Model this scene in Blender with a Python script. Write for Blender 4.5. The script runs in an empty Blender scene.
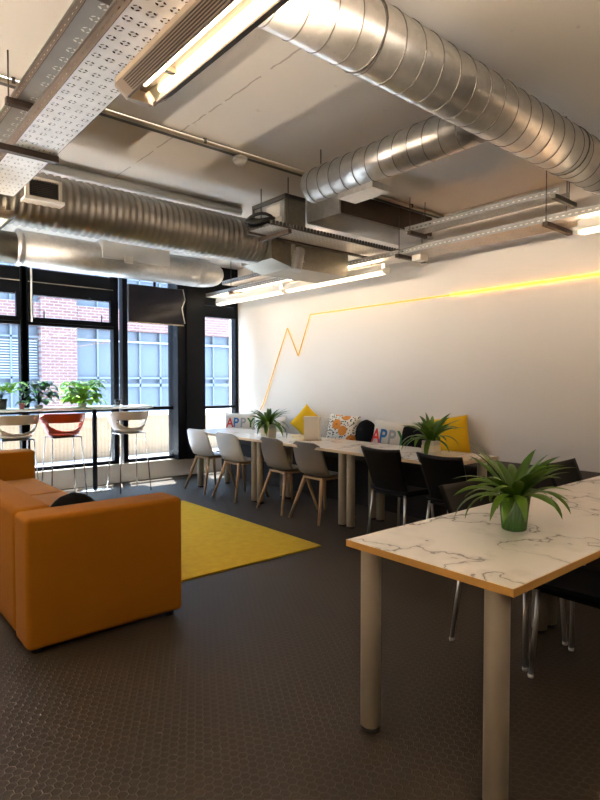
import bpy, bmesh, math, random
from mathutils import Vector, Matrix
random.seed(7)
S = bpy.context.scene
COL = S.collection
PI = math.pi

# ------------------------------------------------------------------ node helpers
def new_mat(name):
    m = bpy.data.materials.new(name); m.use_nodes = True
    nt = m.node_tree
    return m, nt, nt.nodes['Principled BSDF'], nt.nodes['Material Output']

def mth(nt, op, a, b=None, c=None, clamp=False):
    n = nt.nodes.new('ShaderNodeMath'); n.operation = op; n.use_clamp = clamp
    for i, v in enumerate((a, b, c)):
        if v is None: continue
        if isinstance(v, (int, float)): n.inputs[i].default_value = v
        else: nt.links.new(v, n.inputs[i])
    return n.outputs[0]

def mixc(nt, f, a, b):
    n = nt.nodes.new('ShaderNodeMix'); n.data_type = 'RGBA'
    for i, v in ((0, f), (6, a), (7, b)):
        if isinstance(v, (int, float)): n.inputs[i].default_value = v
        elif isinstance(v, tuple): n.inputs[i].default_value = (*v, 1) if len(v) == 3 else v
        else: nt.links.new(v, n.inputs[i])
    return n.outputs[2]

def coords(nt, kind='Object', scale=(1, 1, 1), rot=(0, 0, 0)):
    t = nt.nodes.new('ShaderNodeTexCoord'); mp = nt.nodes.new('ShaderNodeMapping')
    mp.inputs['Scale'].default_value = scale; mp.inputs['Rotation'].default_value = rot
    nt.links.new(t.outputs[kind], mp.inputs['Vector'])
    return mp.outputs['Vector']

def sep(nt, v):
    n = nt.nodes.new('ShaderNodeSeparateXYZ'); nt.links.new(v, n.inputs[0]); return n.outputs

def noise(nt, v, scale, detail=4, rough=.55, dist=0):
    n = nt.nodes.new('ShaderNodeTexNoise'); n.inputs['Scale'].default_value = scale
    n.inputs['Detail'].default_value = detail; n.inputs['Roughness'].default_value = rough
    n.inputs['Distortion'].default_value = dist
    nt.links.new(v, n.inputs['Vector']); return n.outputs['Fac']

def ramp(nt, f, stops):
    n = nt.nodes.new('ShaderNodeValToRGB'); cr = n.color_ramp
    while len(cr.elements) < len(stops): cr.elements.new(.5)
    for e, (p, c) in zip(cr.elements, stops):
        e.position = p; e.color = (*c, 1) if len(c) == 3 else c
    nt.links.new(f, n.inputs[0]); return n.outputs[0]

def bump(nt, b, h, strength=.3, dist=.01):
    n = nt.nodes.new('ShaderNodeBump'); n.inputs['Strength'].default_value = strength
    n.inputs['Distance'].default_value = dist
    nt.links.new(h, n.inputs['Height']); nt.links.new(n.outputs[0], b.inputs['Normal'])

def mat(name, col, rough=.5, metal=0, var=0, vscale=8, bmp=0, bscale=60, coat=0, spec=.5, trans=0):
    m, nt, b, o = new_mat(name)
    b.inputs['Base Color'].default_value = (*col, 1)
    b.inputs['Roughness'].default_value = rough; b.inputs['Metallic'].default_value = metal
    b.inputs['Coat Weight'].default_value = coat; b.inputs['Coat Roughness'].default_value = .08
    b.inputs['Specular IOR Level'].default_value = spec
    b.inputs['Transmission Weight'].default_value = trans
    v = coords(nt)
    if var:
        f = noise(nt, v, vscale)
        c = mixc(nt, f, tuple(max(0, x*(1-var)) for x in col), tuple(min(1, x*(1+var)) for x in col))
        nt.links.new(c, b.inputs['Base Color'])
    if bmp:
        bump(nt, b, noise(nt, v, bscale, 3), bmp, .004)
    return m

def emit(name, col, strength, base=.8):
    m, nt, b, o = new_mat(name)
    b.inputs['Base Color'].default_value = (base, base*.8, base*.4, 1) if base < .5 else (base, base, base, 1)
    b.inputs['Emission Color'].default_value = (*col, 1)
    b.inputs['Emission Strength'].default_value = strength
    return m

M = {}
# galvanised sheet with spangle
def galv(name, base=.62, rough=.34, tint=(1, .99, .97), sc=30):
    m, nt, b, o = new_mat(name)
    v = coords(nt)
    vo = nt.nodes.new('ShaderNodeTexVoronoi'); vo.inputs['Scale'].default_value = sc
    nt.links.new(v, vo.inputs['Vector'])
    f = mth(nt, 'ADD', mth(nt, 'MULTIPLY', sep(nt, vo.outputs['Color'])[0], .35), mth(nt, 'MULTIPLY', noise(nt, v, 6), .65))
    c = mixc(nt, f, tuple(base*.78*t for t in tint), tuple(min(1, base*1.2*t) for t in tint))
    nt.links.new(c, b.inputs['Base Color'])
    b.inputs['Metallic'].default_value = .92
    nt.links.new(mth(nt, 'ADD', mth(nt, 'MULTIPLY', f, .16), rough-.08), b.inputs['Roughness'])
    return m
M['galv'] = galv('galvanised sheet', .50)
M['galv_dark'] = galv('aged galvanised sheet', .23, .42, (1, .93, .76))
M['galv_soft'] = galv('matte galvanised sheet', .50, .50, (1, 1, .98))
M['sleeve'] = mat('pale sheet metal', (.62, .63, .62), .5, .45, .08)
M['foil'] = galv('aluminium flexible foil', .33, .42, (1, .96, .9), 12)
M['galv_rail'] = galv('galvanised rail', .34, .4, (1, .95, .88))
M['seam'] = mat('duct seam', (.16, .15, .14), .5, .6)
M['dark_steel'] = mat('dark steel', (.10, .095, .09), .5, .7)
M['strut'] = mat('brown strut channel', (.065, .045, .034), .55, .3)
M['chrome'] = mat('chrome', (.75, .75, .76), .16, 1)
M['steel_leg'] = mat('satin chrome', (.50, .49, .47), .32, 1)
M['leg_grey'] = mat('grey painted steel', (.40, .34, .26), .38, .3, .05)
M['black_plastic'] = mat('black polypropylene', (.004, .004, .0045), .5, 0, 0, bmp=.05, bscale=200, spec=.12)
M['glide'] = mat('white glide', (.75, .74, .7), .4)
M['rubber'] = mat('black rubber', (.015, .015, .015), .6)
M['white_shell'] = mat('white plastic shell', (.62, .62, .63), .38)
M['grey_shell'] = mat('grey plastic shell', (.135, .12, .105), .42)
M['cream_shell'] = mat('cream plastic shell', (.76, .70, .62), .38)
M['red_shell'] = mat('red orange plastic shell', (.56, .065, .012), .35)
M['black_frame'] = mat('black window frame', (.0035, .0045, .007), .5, .1, spec=.15)
M['white_paint'] = mat('white painted pipe', (.82, .82, .80), .35)
M['white_plastic'] = mat('white plastic', (.80, .79, .75), .4)
M['paper'] = mat('paper label', (.62, .60, .55), .7)
M['cable'] = mat('black cable', (.012, .012, .012), .5)
M['ceramic_white'] = mat('white ceramic', (.78, .77, .74), .25)
M['pot_black'] = mat('black pot', (.012, .012, .014), .4)
M['pot_pink'] = mat('pink pot', (.55, .16, .16), .4)
M['pot_green'] = mat('green glazed pot', (.022, .125, .006), .22, coat=.5)
M['soil'] = mat('soil', (.03, .02, .012), .95, bmp=.6)
M['planter_white'] = mat('white planter', (.66, .61, .53), .6)
M['card'] = mat('cream card box', (.80, .70, .55), .6)
M['reflector'] = mat('cream lamp reflector', (.85, .80, .68), .3, .2)
M['lamp_body'] = mat('beige lamp housing', (.27, .21, .155), .45, .25)
M['lamp_white'] = mat('white lamp housing', (.72, .68, .6), .45)
M['kerb'] = mat('white painted kerb', (.84, .84, .82), .6, 0, .05)
M['stucco'] = None

# carpet: small hexagons
def carpet():
    m, nt, b, o = new_mat('dark hexagon carpet')
    v = coords(nt)
    s = sep(nt, v); size = .037
    x = mth(nt, 'DIVIDE', s[0], size); y = mth(nt, 'DIVIDE', s[1], size); R = math.sqrt(3)
    def cell(ox, oy):
        a = mth(nt, 'SUBTRACT', mth(nt, 'FLOORED_MODULO', mth(nt, 'ADD', x, ox), 1.0), .5)
        c = mth(nt, 'SUBTRACT', mth(nt, 'FLOORED_MODULO', mth(nt, 'ADD', y, oy), R), R/2)
        ax = mth(nt, 'ABSOLUTE', a); ay = mth(nt, 'ABSOLUTE', c)
        return mth(nt, 'MAXIMUM', ax, mth(nt, 'ADD', mth(nt, 'MULTIPLY', ax, .5), mth(nt, 'MULTIPLY', ay, R/2)))
    h = mth(nt, 'MINIMUM', cell(0, 0), cell(.5, R/2))
    edge = mth(nt, 'MULTIPLY', mth(nt, 'SUBTRACT', h, .40), 12, clamp=True)
    n1 = noise(nt, v, 1.3, 3); n2 = noise(nt, v, 160, 2)
    base = mixc(nt, n1, (.0190, .0118, .0062), (.0290, .0190, .0105))
    c = mixc(nt, mth(nt, 'MULTIPLY', edge, mth(nt, 'ADD', .30, mth(nt, 'MULTIPLY', n2, .5))), base, (.034, .026, .018))
    nt.links.new(c, b.inputs['Base Color'])
    b.inputs['Roughness'].default_value = .55; b.inputs['Specular IOR Level'].default_value = .3
    bump(nt, b, mth(nt, 'ADD', mth(nt, 'MULTIPLY', edge, .7), mth(nt, 'MULTIPLY', n2, .6)), .5, .004)
    return m
M['carpet'] = carpet()

def concrete():
    m, nt, b, o = new_mat('painted concrete slab')
    v = coords(nt); s = sep(nt, v)
    n1 = noise(nt, v, .8, 5, .6); n2 = noise(nt, v, 9, 4)
    c = mixc(nt, n1, (.63, .595, .555), (.72, .685, .645))
    wob = mth(nt, 'MULTIPLY', mth(nt, 'SUBTRACT', n2, .5), .03)
    d = mth(nt, 'ABSOLUTE', mth(nt, 'SUBTRACT', mth(nt, 'ADD', s[0], wob), 2.02))
    crack = mth(nt, 'MULTIPLY', mth(nt, 'LESS_THAN', d, .006), mth(nt, 'GREATER_THAN', noise(nt, v, 5, 2), .42))
    d2 = mth(nt, 'ABSOLUTE', mth(nt, 'SUBTRACT', mth(nt, 'ADD', s[0], wob), .62))
    crack = mth(nt, 'MAXIMUM', crack, mth(nt, 'LESS_THAN', d2, .004))
    spots = mth(nt, 'GREATER_THAN', noise(nt, v, 14, 3, .7), .70)
    mask = mth(nt, 'MAXIMUM', mth(nt, 'MULTIPLY', crack, .6), mth(nt, 'MULTIPLY', spots, .25))
    nt.links.new(mixc(nt, mask, c, (.25, .2, .17)), b.inputs['Base Color'])
    b.inputs['Roughness'].default_value = .85
    bump(nt, b, n2, .12, .01)
    return m
M['concrete'] = concrete()
M['wall'] = mat('off white wall paint', (.80, .735, .655), .7, 0, .025, 1.2, .03, 40)
M['wall_dark'] = mat('light absorbing paint of unseen walls', (.10, .09, .08), .8)  # unseen walls kept dark to cut light bouncing from behind the camera

def marble():
    m, nt, b, o = new_mat('white marble laminate')
    v = coords(nt)
    w = nt.nodes.new('ShaderNodeVectorMath'); w.operation = 'ADD'
    nz = nt.nodes.new('ShaderNodeTexNoise'); nz.inputs['Scale'].default_value = 2.2; nz.inputs['Detail'].default_value = 5
    nt.links.new(v, nz.inputs['Vector'])
    sc = nt.nodes.new('ShaderNodeVectorMath'); sc.operation = 'SCALE'; sc.inputs['Scale'].default_value = 1.1
    nt.links.new(nz.outputs['Color'], sc.inputs[0])
    nt.links.new(v, w.inputs[0]); nt.links.new(sc.outputs[0], w.inputs[1])
    n = noise(nt, w.outputs[0], 1.7, 3, .5)
    line = mth(nt, 'ABSOLUTE', mth(nt, 'SUBTRACT', n, .5))
    thin = mth(nt, 'SUBTRACT', 1, mth(nt, 'DIVIDE', line, .012), clamp=True)
    soft = mth(nt, 'SUBTRACT', 1, mth(nt, 'DIVIDE', line, .07), clamp=True)
    gate = mth(nt, 'MULTIPLY', mth(nt, 'SUBTRACT', noise(nt, v, 3.0, 2), .30), 5, clamp=True)
    f = mth(nt, 'MULTIPLY', mth(nt, 'ADD', mth(nt, 'MULTIPLY', thin, .75), mth(nt, 'MULTIPLY', soft, .22)), gate, clamp=True)
    nt.links.new(mixc(nt, f, (.90, .86, .79), (.22, .20, .18)), b.inputs['Base Color'])
    b.inputs['Roughness'].default_value = .14; b.inputs['Specular IOR Level'].default_value = .5
    return m
M['marble'] = marble()
def wood(name, a, c, sc=(3, 40, 40), rough=.5):
    m, nt, b, o = new_mat(name)
    v = coords(nt, scale=sc)
    f = noise(nt, v, 1.2, 4, .6, .6)
    nt.links.new(mixc(nt, f, a, c), b.inputs['Base Color']); b.inputs['Roughness'].default_value = rough
    return m
M['edge_wood'] = wood('oak edging', (.50, .25, .05), (.60, .33, .085))
M['edge_pale'] = wood('pale wood edging', (.58, .44, .28), (.66, .52, .34))
M['leg_wood'] = wood('beech leg', (.40, .24, .12), (.54, .35, .19), (40, 40, 4))

def fabric(name, a, c, sc=220, rough=.85, vs=3):
    m, nt, b, o = new_mat(name)
    v = coords(nt)
    f = mth(nt, 'ADD', mth(nt, 'MULTIPLY', noise(nt, v, vs, 3), .7), mth(nt, 'MULTIPLY', noise(nt, v, sc, 2), .3))
    nt.links.new(mixc(nt, f, a, c), b.inputs['Base Color'])
    b.inputs['Roughness'].default_value = rough
    b.inputs['Sheen Weight'].default_value = .03
    b.inputs['Specular IOR Level'].default_value = .15
    bump(nt, b, noise(nt, v, sc, 2), .25, .002)
    return m
M['mustard'] = fabric('mustard upholstery', (.215, .072, .0006), (.28, .104, .0014))
M['rug'] = fabric('golden yellow rug pile', (.38, .23, .008), (.62, .42, .022), 90, .95, 14)
M['bench'] = fabric('dark grey brown upholstery', (.028, .024, .022), (.045, .04, .036))
M['c_black'] = fabric('black cushion cloth', (.0014, .0014, .0014), (.003, .003, .003))
M['c_black'].node_tree.nodes['Principled BSDF'].inputs['Sheen Weight'].default_value = 0
M['c_yellow'] = fabric('yellow cushion cloth', (.70, .40, .008), (.84, .52, .02))
M['c_white'] = fabric('off white cushion cloth', (.70, .66, .60), (.80, .77, .72))

def floral():
    m, nt, b, o = new_mat('orange floral print')
    v = coords(nt)
    vo = nt.nodes.new('ShaderNodeTexVoronoi'); vo.inputs['Scale'].default_value = 6.0
    nt.links.new(v, vo.inputs['Vector'])
    d = vo.outputs['Distance']
    flower = mth(nt, 'LESS_THAN', d, .42); core = mth(nt, 'LESS_THAN', d, .16)
    v2 = nt.nodes.new('ShaderNodeTexVoronoi'); v2.inputs['Scale'].default_value = 38
    nt.links.new(v, v2.inputs['Vector'])
    dots = mth(nt, 'LESS_THAN', v2.outputs['Distance'], .36)
    c = mixc(nt, dots, (.82, .76, .66), (.02, .015, .012))
    c = mixc(nt, flower, c, mixc(nt, noise(nt, v, 20), (.70, .20, .02), (.80, .34, .05)))
    c = mixc(nt, core, c, (.48, .12, .02))
    nt.links.new(c, b.inputs['Base Color']); b.inputs['Roughness'].default_value = .85
    return m
M['floral'] = floral()
def beige_print():
    m, nt, b, o = new_mat('beige sketch print')
    v = coords(nt)
    f = mth(nt, 'GREATER_THAN', noise(nt, v, 30, 4, .7, 2), .58)
    nt.links.new(mixc(nt, f, (.46, .40, .32), (.20, .18, .145)), b.inputs['Base Color']); b.inputs['Roughness'].default_value = .85
    return m
M['beige'] = beige_print()

def leaf(name, a, c, rough=.4):
    m, nt, b, o = new_mat(name)
    v = coords(nt)
    nt.links.new(mixc(nt, noise(nt, v, 18, 3), a, c), b.inputs['Base Color'])
    b.inputs['Roughness'].default_value = rough
    b.inputs['Subsurface Weight'].default_value = 0
    tr = nt.nodes.new('ShaderNodeBsdfTranslucent'); tr.inputs['Color'].default_value = (*[min(1, x*1.6) for x in c], 1)
    mx = nt.nodes.new('ShaderNodeMixShader'); mx.inputs[0].default_value = .35
    nt.links.new(b.outputs[0], mx.inputs[1]); nt.links.new(tr.outputs[0], mx.inputs[2]); nt.links.new(mx.outputs[0], o.inputs[0])
    return m
M['leaf'] = leaf('strap leaf green', (.024, .068, .004), (.075, .155, .012))
M['leaf_dark'] = leaf('dark leaf green', (.008, .045, .010), (.025, .09, .018))
M['leaf_bright'] = leaf('bright leaf green', (.06, .22, .015), (.26, .50, .05))

def perforated(name, base, spacing, r0, r1, sy=1.0):
    """sheet steel punched with rings of four short slots"""
    m, nt, b, o = new_mat(name)
    v = coords(nt); s = sep(nt, v)
    def cell(q, sp): return mth(nt, 'MULTIPLY', mth(nt, 'SUBTRACT', mth(nt, 'FRACT', mth(nt, 'DIVIDE', q, sp)), .5), sp)
    u, w = cell(s[0], spacing), cell(s[1], spacing*sy)
    r = mth(nt, 'SQRT', mth(nt, 'ADD', mth(nt, 'MULTIPLY', u, u), mth(nt, 'MULTIPLY', w, w)))
    ring = mth(nt, 'MULTIPLY', mth(nt, 'GREATER_THAN', r, r0), mth(nt, 'LESS_THAN', r, r1))
    cross = mth(nt, 'GREATER_THAN', mth(nt, 'MINIMUM', mth(nt, 'ABSOLUTE', u), mth(nt, 'ABSOLUTE', w)), r1*.15)
    hole = mth(nt, 'MULTIPLY', ring, cross)
    f = noise(nt, v, 9)
    nt.links.new(mixc(nt, f, tuple(x*.8 for x in base), tuple(min(1, x*1.15) for x in base)), b.inputs['Base Color'])
    b.inputs['Metallic'].default_value = .2; b.inputs['Roughness'].default_value = .42
    tr = nt.nodes.new('ShaderNodeBsdfTransparent'); mx = nt.nodes.new('ShaderNodeMixShader')
    nt.links.new(hole, mx.inputs[0]); nt.links.new(b.outputs[0], mx.inputs[1]); nt.links.new(tr.outputs[0], mx.inputs[2])
    nt.links.new(mx.outputs[0], o.inputs[0])
    return m
M['perf'] = perforated('punched tray sheet', (.86, .87, .88), .054, .0085, .0185, 1.35)
M['perf_shaded'] = perforated('shade-toned punched tray sheet', (.24, .23, .22), .10, .012, .024)  # base colour darkened for the shade the higher tray hangs in
M['perf_fine'] = perforated('finely punched tray sheet', (.60, .57, .53), .05, .0075, .0185)
def slotted(name, base):
    m, nt, b, o = new_mat(name)
    v = coords(nt); s = sep(nt, v)
    a = mth(nt, 'LESS_THAN', mth(nt, 'FRACT', mth(nt, 'DIVIDE', s[1], .05)), .5)
    h = mth(nt, 'LESS_THAN', mth(nt, 'ABSOLUTE', s[2]), .0045)
    hole = mth(nt, 'MULTIPLY', a, h)
    f = noise(nt, v, 9)
    nt.links.new(mixc(nt, f, tuple(x*.8 for x in base), tuple(min(1, x*1.15) for x in base)), b.inputs['Base Color'])
    b.inputs['Metallic'].default_value = .6; b.inputs['Roughness'].default_value = .45
    tr = nt.nodes.new('ShaderNodeBsdfTransparent'); mx = nt.nodes.new('ShaderNodeMixShader')
    nt.links.new(hole, mx.inputs[0]); nt.links.new(b.outputs[0], mx.inputs[1]); nt.links.new(tr.outputs[0], mx.inputs[2])
    nt.links.new(mx.outputs[0], o.inputs[0])
    return m
M['slot_pale'] = slotted('slotted galvanised rail', (.34, .33, .31))
M['slot'] = slotted('slotted tray rail', (.075, .055, .042))

def pane():
    m, nt, b, o = new_mat('window glass')
    nt.nodes.remove(b)
    tr = nt.nodes.new('ShaderNodeBsdfTransparent'); tr.inputs[0].default_value = (.93, .97, 1, 1)
    gl = nt.nodes.new('ShaderNodeBsdfGlossy'); gl.inputs['Roughness'].default_value = .01
    fr = nt.nodes.new('ShaderNodeFresnel'); ge = nt.nodes.new('ShaderNodeNewGeometry')
    nt.links.new(mth(nt, 'SUBTRACT', 1.45, mth(nt, 'MULTIPLY', ge.outputs['Backfacing'], .76)), fr.inputs['IOR'])
    mx = nt.nodes.new('ShaderNodeMixShader')
    nt.links.new(fr.outputs[0], mx.inputs[0]); nt.links.new(tr.outputs[0], mx.inputs[1]); nt.links.new(gl.outputs[0], mx.inputs[2])
    nt.links.new(mx.outputs[0], o.inputs[0])
    return m
M['glass'] = pane()
M['screen'] = mat('dark screen glass', (.012, .012, .022), .12, 0, spec=.3)
M['screen_frame'] = mat('screen bezel', (.05, .05, .055), .35, .3)

def brick():
    m, nt, b, o = new_mat('pink red brickwork')
    v = coords(nt, rot=(PI/2, 0, 0))
    n = nt.nodes.new('ShaderNodeTexBrick'); n.inputs['Scale'].default_value = 1
    n.inputs['Brick Width'].default_value = .24; n.inputs['Row Height'].default_value = .085; n.inputs['Mortar Size'].default_value = .012
    n.inputs['Color1'].default_value = (.125, .048, .040, 1); n.inputs['Color2'].default_value = (.155, .07, .060, 1); n.inputs['Mortar'].default_value = (.19, .15, .15, 1)
    nt.links.new(v, n.inputs['Vector']); nt.links.new(n.outputs[0], b.inputs['Base Color'])
    b.inputs['Roughness'].default_value = .9
    return m
M['brick'] = brick()
M['far_frame'] = mat('pale blue window frame', (.10, .11, .13), .5)
M['far_panel'] = mat('pale blue panel', (.11, .125, .15), .5)
M['far_glass'] = mat('far window glass', (.095, .105, .122), .5, 0, .12, .6, spec=.2)
M['far_white'] = mat('white metal rail', (.26, .26, .26), .5)
M['coping'] = mat('white coping', (.5, .48, .45), .6)
M['terrace'] = mat('terrace paving', (.50, .52, .56), .8, 0, .08)
def stripes():
    m, nt, b, o = new_mat('beige ribbed parapet')
    v = coords(nt); s = sep(nt, v)
    f = mth(nt, 'ADD', mth(nt, 'MULTIPLY', mth(nt, 'SINE', mth(nt, 'MULTIPLY', s[0], 95)), .5), .5)
    nt.links.new(mixc(nt, f, (.145, .096, .056), (.18, .122, .074)), b.inputs['Base Color'])
    b.inputs['Roughness'].default_value = .85
    return m
M['parapet'] = stripes()
M['tube'] = emit('fluorescent tube', (1, .80, .52), 4)
M['tube_up'] = emit('upward fluorescent tube', (1, .80, .58), 125)
M['tube_fill'] = emit('fill tube of unseen lamps', (1, .82, .62), 22)  # downward tubes of the added, unseen fill lamps
M['tube_fill_up'] = emit('upward fill tube of unseen lamps', (1, .84, .66), 150)  # upward tubes of the added, unseen fill lamps
M['tube_fill_up_strong'] = emit('strong upward fill tube of unseen lamps', (1, .83, .65), 560)  # stronger upward tubes for the added lamps out of view on the left
M['tube_wall'] = emit('fluorescent tube by wall', (1, .80, .56), 1.3)
M['tube_wall_up'] = emit('upward tube by wall', (1, .80, .60), 55)
M['led'] = emit('amber light strip', (1, .50, .05), .42, .08)
M['led_near'] = emit('strong amber light strip', (1, .36, .012), 2.6, .08)
M['led_dim'] = emit('pale amber light strip', (1, .52, .07), .32, .08)
M['ink_red'] = mat('red print', (.62, .04, .03), .8)
M['ink_blue'] = mat('blue print', (.02, .17, .48), .8)
M['ink_grey'] = mat('grey print', (.36, .40, .44), .8)
M['ink_green'] = mat('green print', (.03, .20, .05), .8)

# ------------------------------------------------------------------ mesh helpers
def B(): return bmesh.new()
def box(bm, lo, hi, bev=0, seg=2):
    lo, hi = Vector(lo), Vector(hi); c = (lo+hi)/2; d = hi-lo
    r = bmesh.ops.create_cube(bm, size=1, matrix=Matrix.Translation(c) @ Matrix.Diagonal((*d, 1)))
    if bev:
        es = list({e for v in r['verts'] for e in v.link_edges})
        bmesh.ops.bevel(bm, geom=es, offset=bev, segments=seg, profile=.5, affect='EDGES')
    return bm
def frame_axes(d):
    d = d.normalized(); a = Vector((0, 0, 1)) if abs(d.z) < .95 else Vector((1, 0, 0))
    x = d.cross(a).normalized(); return x, d.cross(x).normalized()
def tube(bm, pts, r, seg=12, cap=True):
    pts = [Vector(p) for p in pts]; n = len(pts)
    rs = r if isinstance(r, (list, tuple)) else [r]*n
    rings = []; prev = None
    for i, p in enumerate(pts):
        d = (pts[min(i+1, n-1)]-pts[max(i-1, 0)])
        if prev is None: x, y = frame_axes(d)
        else:
            d.normalize(); x = (prev - d*prev.dot(d)).normalized(); y = d.cross(x)
        prev = x
        rings.append([bm.verts.new(p + (x*math.cos(2*PI*k/seg)+y*math.sin(2*PI*k/seg))*rs[i]) for k in range(seg)])
    for a, b in zip(rings, rings[1:]):
        for k in range(seg):
            f = bm.faces.new((a[k], a[(k+1) % seg], b[(k+1) % seg], b[k])); f.smooth = True
    if cap:
        bm.faces.new(rings[0][::-1]); bm.faces.new(rings[-1])
    return bm
def lathe(bm, prof, seg=32, at=(0, 0, 0), cap=True):
    at = Vector(at); rings = []
    for r, z in prof:
        rings.append([bm.verts.new(at+Vector((r*math.cos(2*PI*k/seg), r*math.sin(2*PI*k/seg), z))) for k in range(seg)])
    for a, b in zip(rings, rings[1:]):
        for k in range(seg):
            f = bm.faces.new((a[k], a[(k+1) % seg], b[(k+1) % seg], b[k])); f.smooth = True
    if cap:
        bm.faces.new(rings[0][::-1]); bm.faces.new(rings[-1])
    return bm
def prism(bm, poly, axis, a, b):
    """extrude a closed 2D outline along X or Y"""
    def P(q, t): return (t, q[0], q[1]) if axis == 'X' else (q[0], t, q[1])
    va = [bm.verts.new(P(q, a)) for q in poly]; vb = [bm.verts.new(P(q, b)) for q in poly]
    n = len(poly)
    for i in range(n): bm.faces.new((va[i], va[(i+1) % n], vb[(i+1) % n], vb[i]))
    bm.faces.new(va[::-1]); bm.faces.new(vb)
    return bm
def gridsurf(bm, nu, nv, fn, skip=None):
    vs = [[bm.verts.new(fn(i/(nu-1), j/(nv-1))) for j in range(nv)] for i in range(nu)]
    for i in range(nu-1):
        for j in range(nv-1):
            if skip and skip((i+.5)/(nu-1), (j+.5)/(nv-1)): continue
            f = bm.faces.new((vs[i][j], vs[i+1][j], vs[i+1][j+1], vs[i][j+1])); f.smooth = True
    return bm

def mesh_obj(name, bm, m, smooth=False):
    bmesh.ops.recalc_face_normals(bm, faces=bm.faces)
    me = bpy.data.meshes.new(name); bm.to_mesh(me); bm.free()
    if m is not None: me.materials.append(m)
    if smooth:
        for p in me.polygons: p.use_smooth = True
    o = bpy.data.objects.new(name, me); COL.objects.link(o); return o
def tag(o, label, cat, group=None, kind=None):
    o['label'] = label; o['category'] = cat
    if group: o['group'] = group
    if kind: o['kind'] = kind
    return o
def recenter(o):
    vs = [v.co for v in o.data.vertices]
    lo = Vector([min(v[i] for v in vs) for i in range(3)]); hi = Vector([max(v[i] for v in vs) for i in range(3)])
    c = Vector(((lo.x+hi.x)/2, (lo.y+hi.y)/2, lo.z))
    o.data.transform(Matrix.Translation(-c)); o.location = o.location + c
    return o
def solo(name, bm, m, label, cat, group=None, smooth=False):
    return tag(recenter(mesh_obj(name, bm, m, smooth)), label, cat, group)
def struct(name, bm, m, label=None, cat=None):
    o = mesh_obj(name, bm, m); o['kind'] = 'structure'
    if label: o['label'] = label
    if cat: o['category'] = cat
    return o
def thing(name, label, cat, loc=(0, 0, 0), rz=0, group=None):
    o = bpy.data.objects.new(name, None); COL.objects.link(o); o.empty_display_size = .1
    o.location = loc; o.rotation_euler = (0, 0, rz)
    return tag(o, label, cat, group)
def part(name, bm, m, parent, world=False, label=None, smooth=False):
    o = mesh_obj(name, bm, m, smooth)
    if world:
        p = parent; off = Vector((0, 0, 0))
        while p is not None: off += p.location; p = p.parent
        o.data.transform(Matrix.Translation(-off))
    o.parent = parent
    if label: o['label'] = label
    return o
def dup(root, loc, rz, label, group=None):
    r = root.copy(); COL.objects.link(r); r.location = loc; r.rotation_euler = (0, 0, rz); r['label'] = label
    if group: r['group'] = group
    for ch in list(root.children):
        c = ch.copy(); COL.objects.link(c); c.parent = r
        for g in list(ch.children):
            d = g.copy(); COL.objects.link(d); d.parent = c
    return r

# ------------------------------------------------------------------ room
XL, XR, YB, YW, ZC = -2.4, 5.15, -3.0, 7.65, 3.2
struct('floor', box(B(), (XL-.2, YB-.2, -.2), (XR+.2, YW+.12, 0)), M['carpet'])
struct('ceiling', box(B(), (XL-.2, YB-.2, ZC), (XR+.2, YW+.25, ZC+.3)), M['concrete'])
struct('wall_right', box(B(), (XR, YB-.2, 0), (XR+.2, YW+.25, ZC)), M['wall'])
struct('wall_left', box(B(), (XL-.2, YB-.2, 0), (XL, YW+.25, ZC)), M['wall_dark'])
struct('wall_back', box(B(), (XL, YB-.2, 0), (XR, YB, ZC)), M['wall_dark'])
struct('wall_front', box(B(), (XL, YW, 0), (.2, YW+.15, ZC)), M['wall_dark'])
struct('baseboard_front', box(B(), (.2, YW-.02, 0), (XR, YW+.16, .265), .008), M['kerb'])
# dark post between the windows
b = B(); box(b, (4.0, 7.50, .262), (4.46, 7.80, ZC)); box(b, (4.13, 7.46, .262), (4.30, 7.5, ZC))
struct('trim_1', b, M['black_frame'])

G = YW+.06
def window(n, x0, x1, rails, panes, extra=None):
    """rails and panes are (z0, z1) spans between the posts"""
    b = B(); d0, d1 = YW-.01, YW+.11
    box(b, (x0-.07, d0, .265), (x0, d1, ZC)); box(b, (x1, d0, .265), (x1+.07, d1, ZC))
    for z0, z1 in rails: box(b, (x0, d0+.01, z0), (x1, d1-.01, z1))
    w = struct('window_%d' % n, b, M['black_frame'])
    for z0, z1 in panes:
        part('pane', box(B(), (x0-.005, G-.003, z0-.004), (x1+.005, G+.003, z1+.004)), M['glass'], w)
    return w
rails_a = [(.265, .31), (1.0, 1.045), (2.12, 2.20), (2.50, 2.66), (2.668, 2.83), (3.16, 3.2)]
panes_a = [(.31, 1.0), (1.045, 2.12), (2.20, 2.50), (2.83, 3.16)]
w1 = window(1, .27, 1.915, rails_a, panes_a)
w2 = window(2, 2.01, 3.10, rails_a, panes_a)
w3 = window(3, 3.30, 4.0, [(.265, .31), (1.0, 1.045), (2.42, 2.60), (3.16, 3.2)], [(.31, 1.0), (1.045, 2.42), (2.6, 3.16)])
w4 = window(4, 4.46, 5.10, [(.265, .31), (.99, 1.03), (2.41, 2.58), (2.59, 3.2)], [(.31, .99), (1.03, 2.41)])
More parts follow.
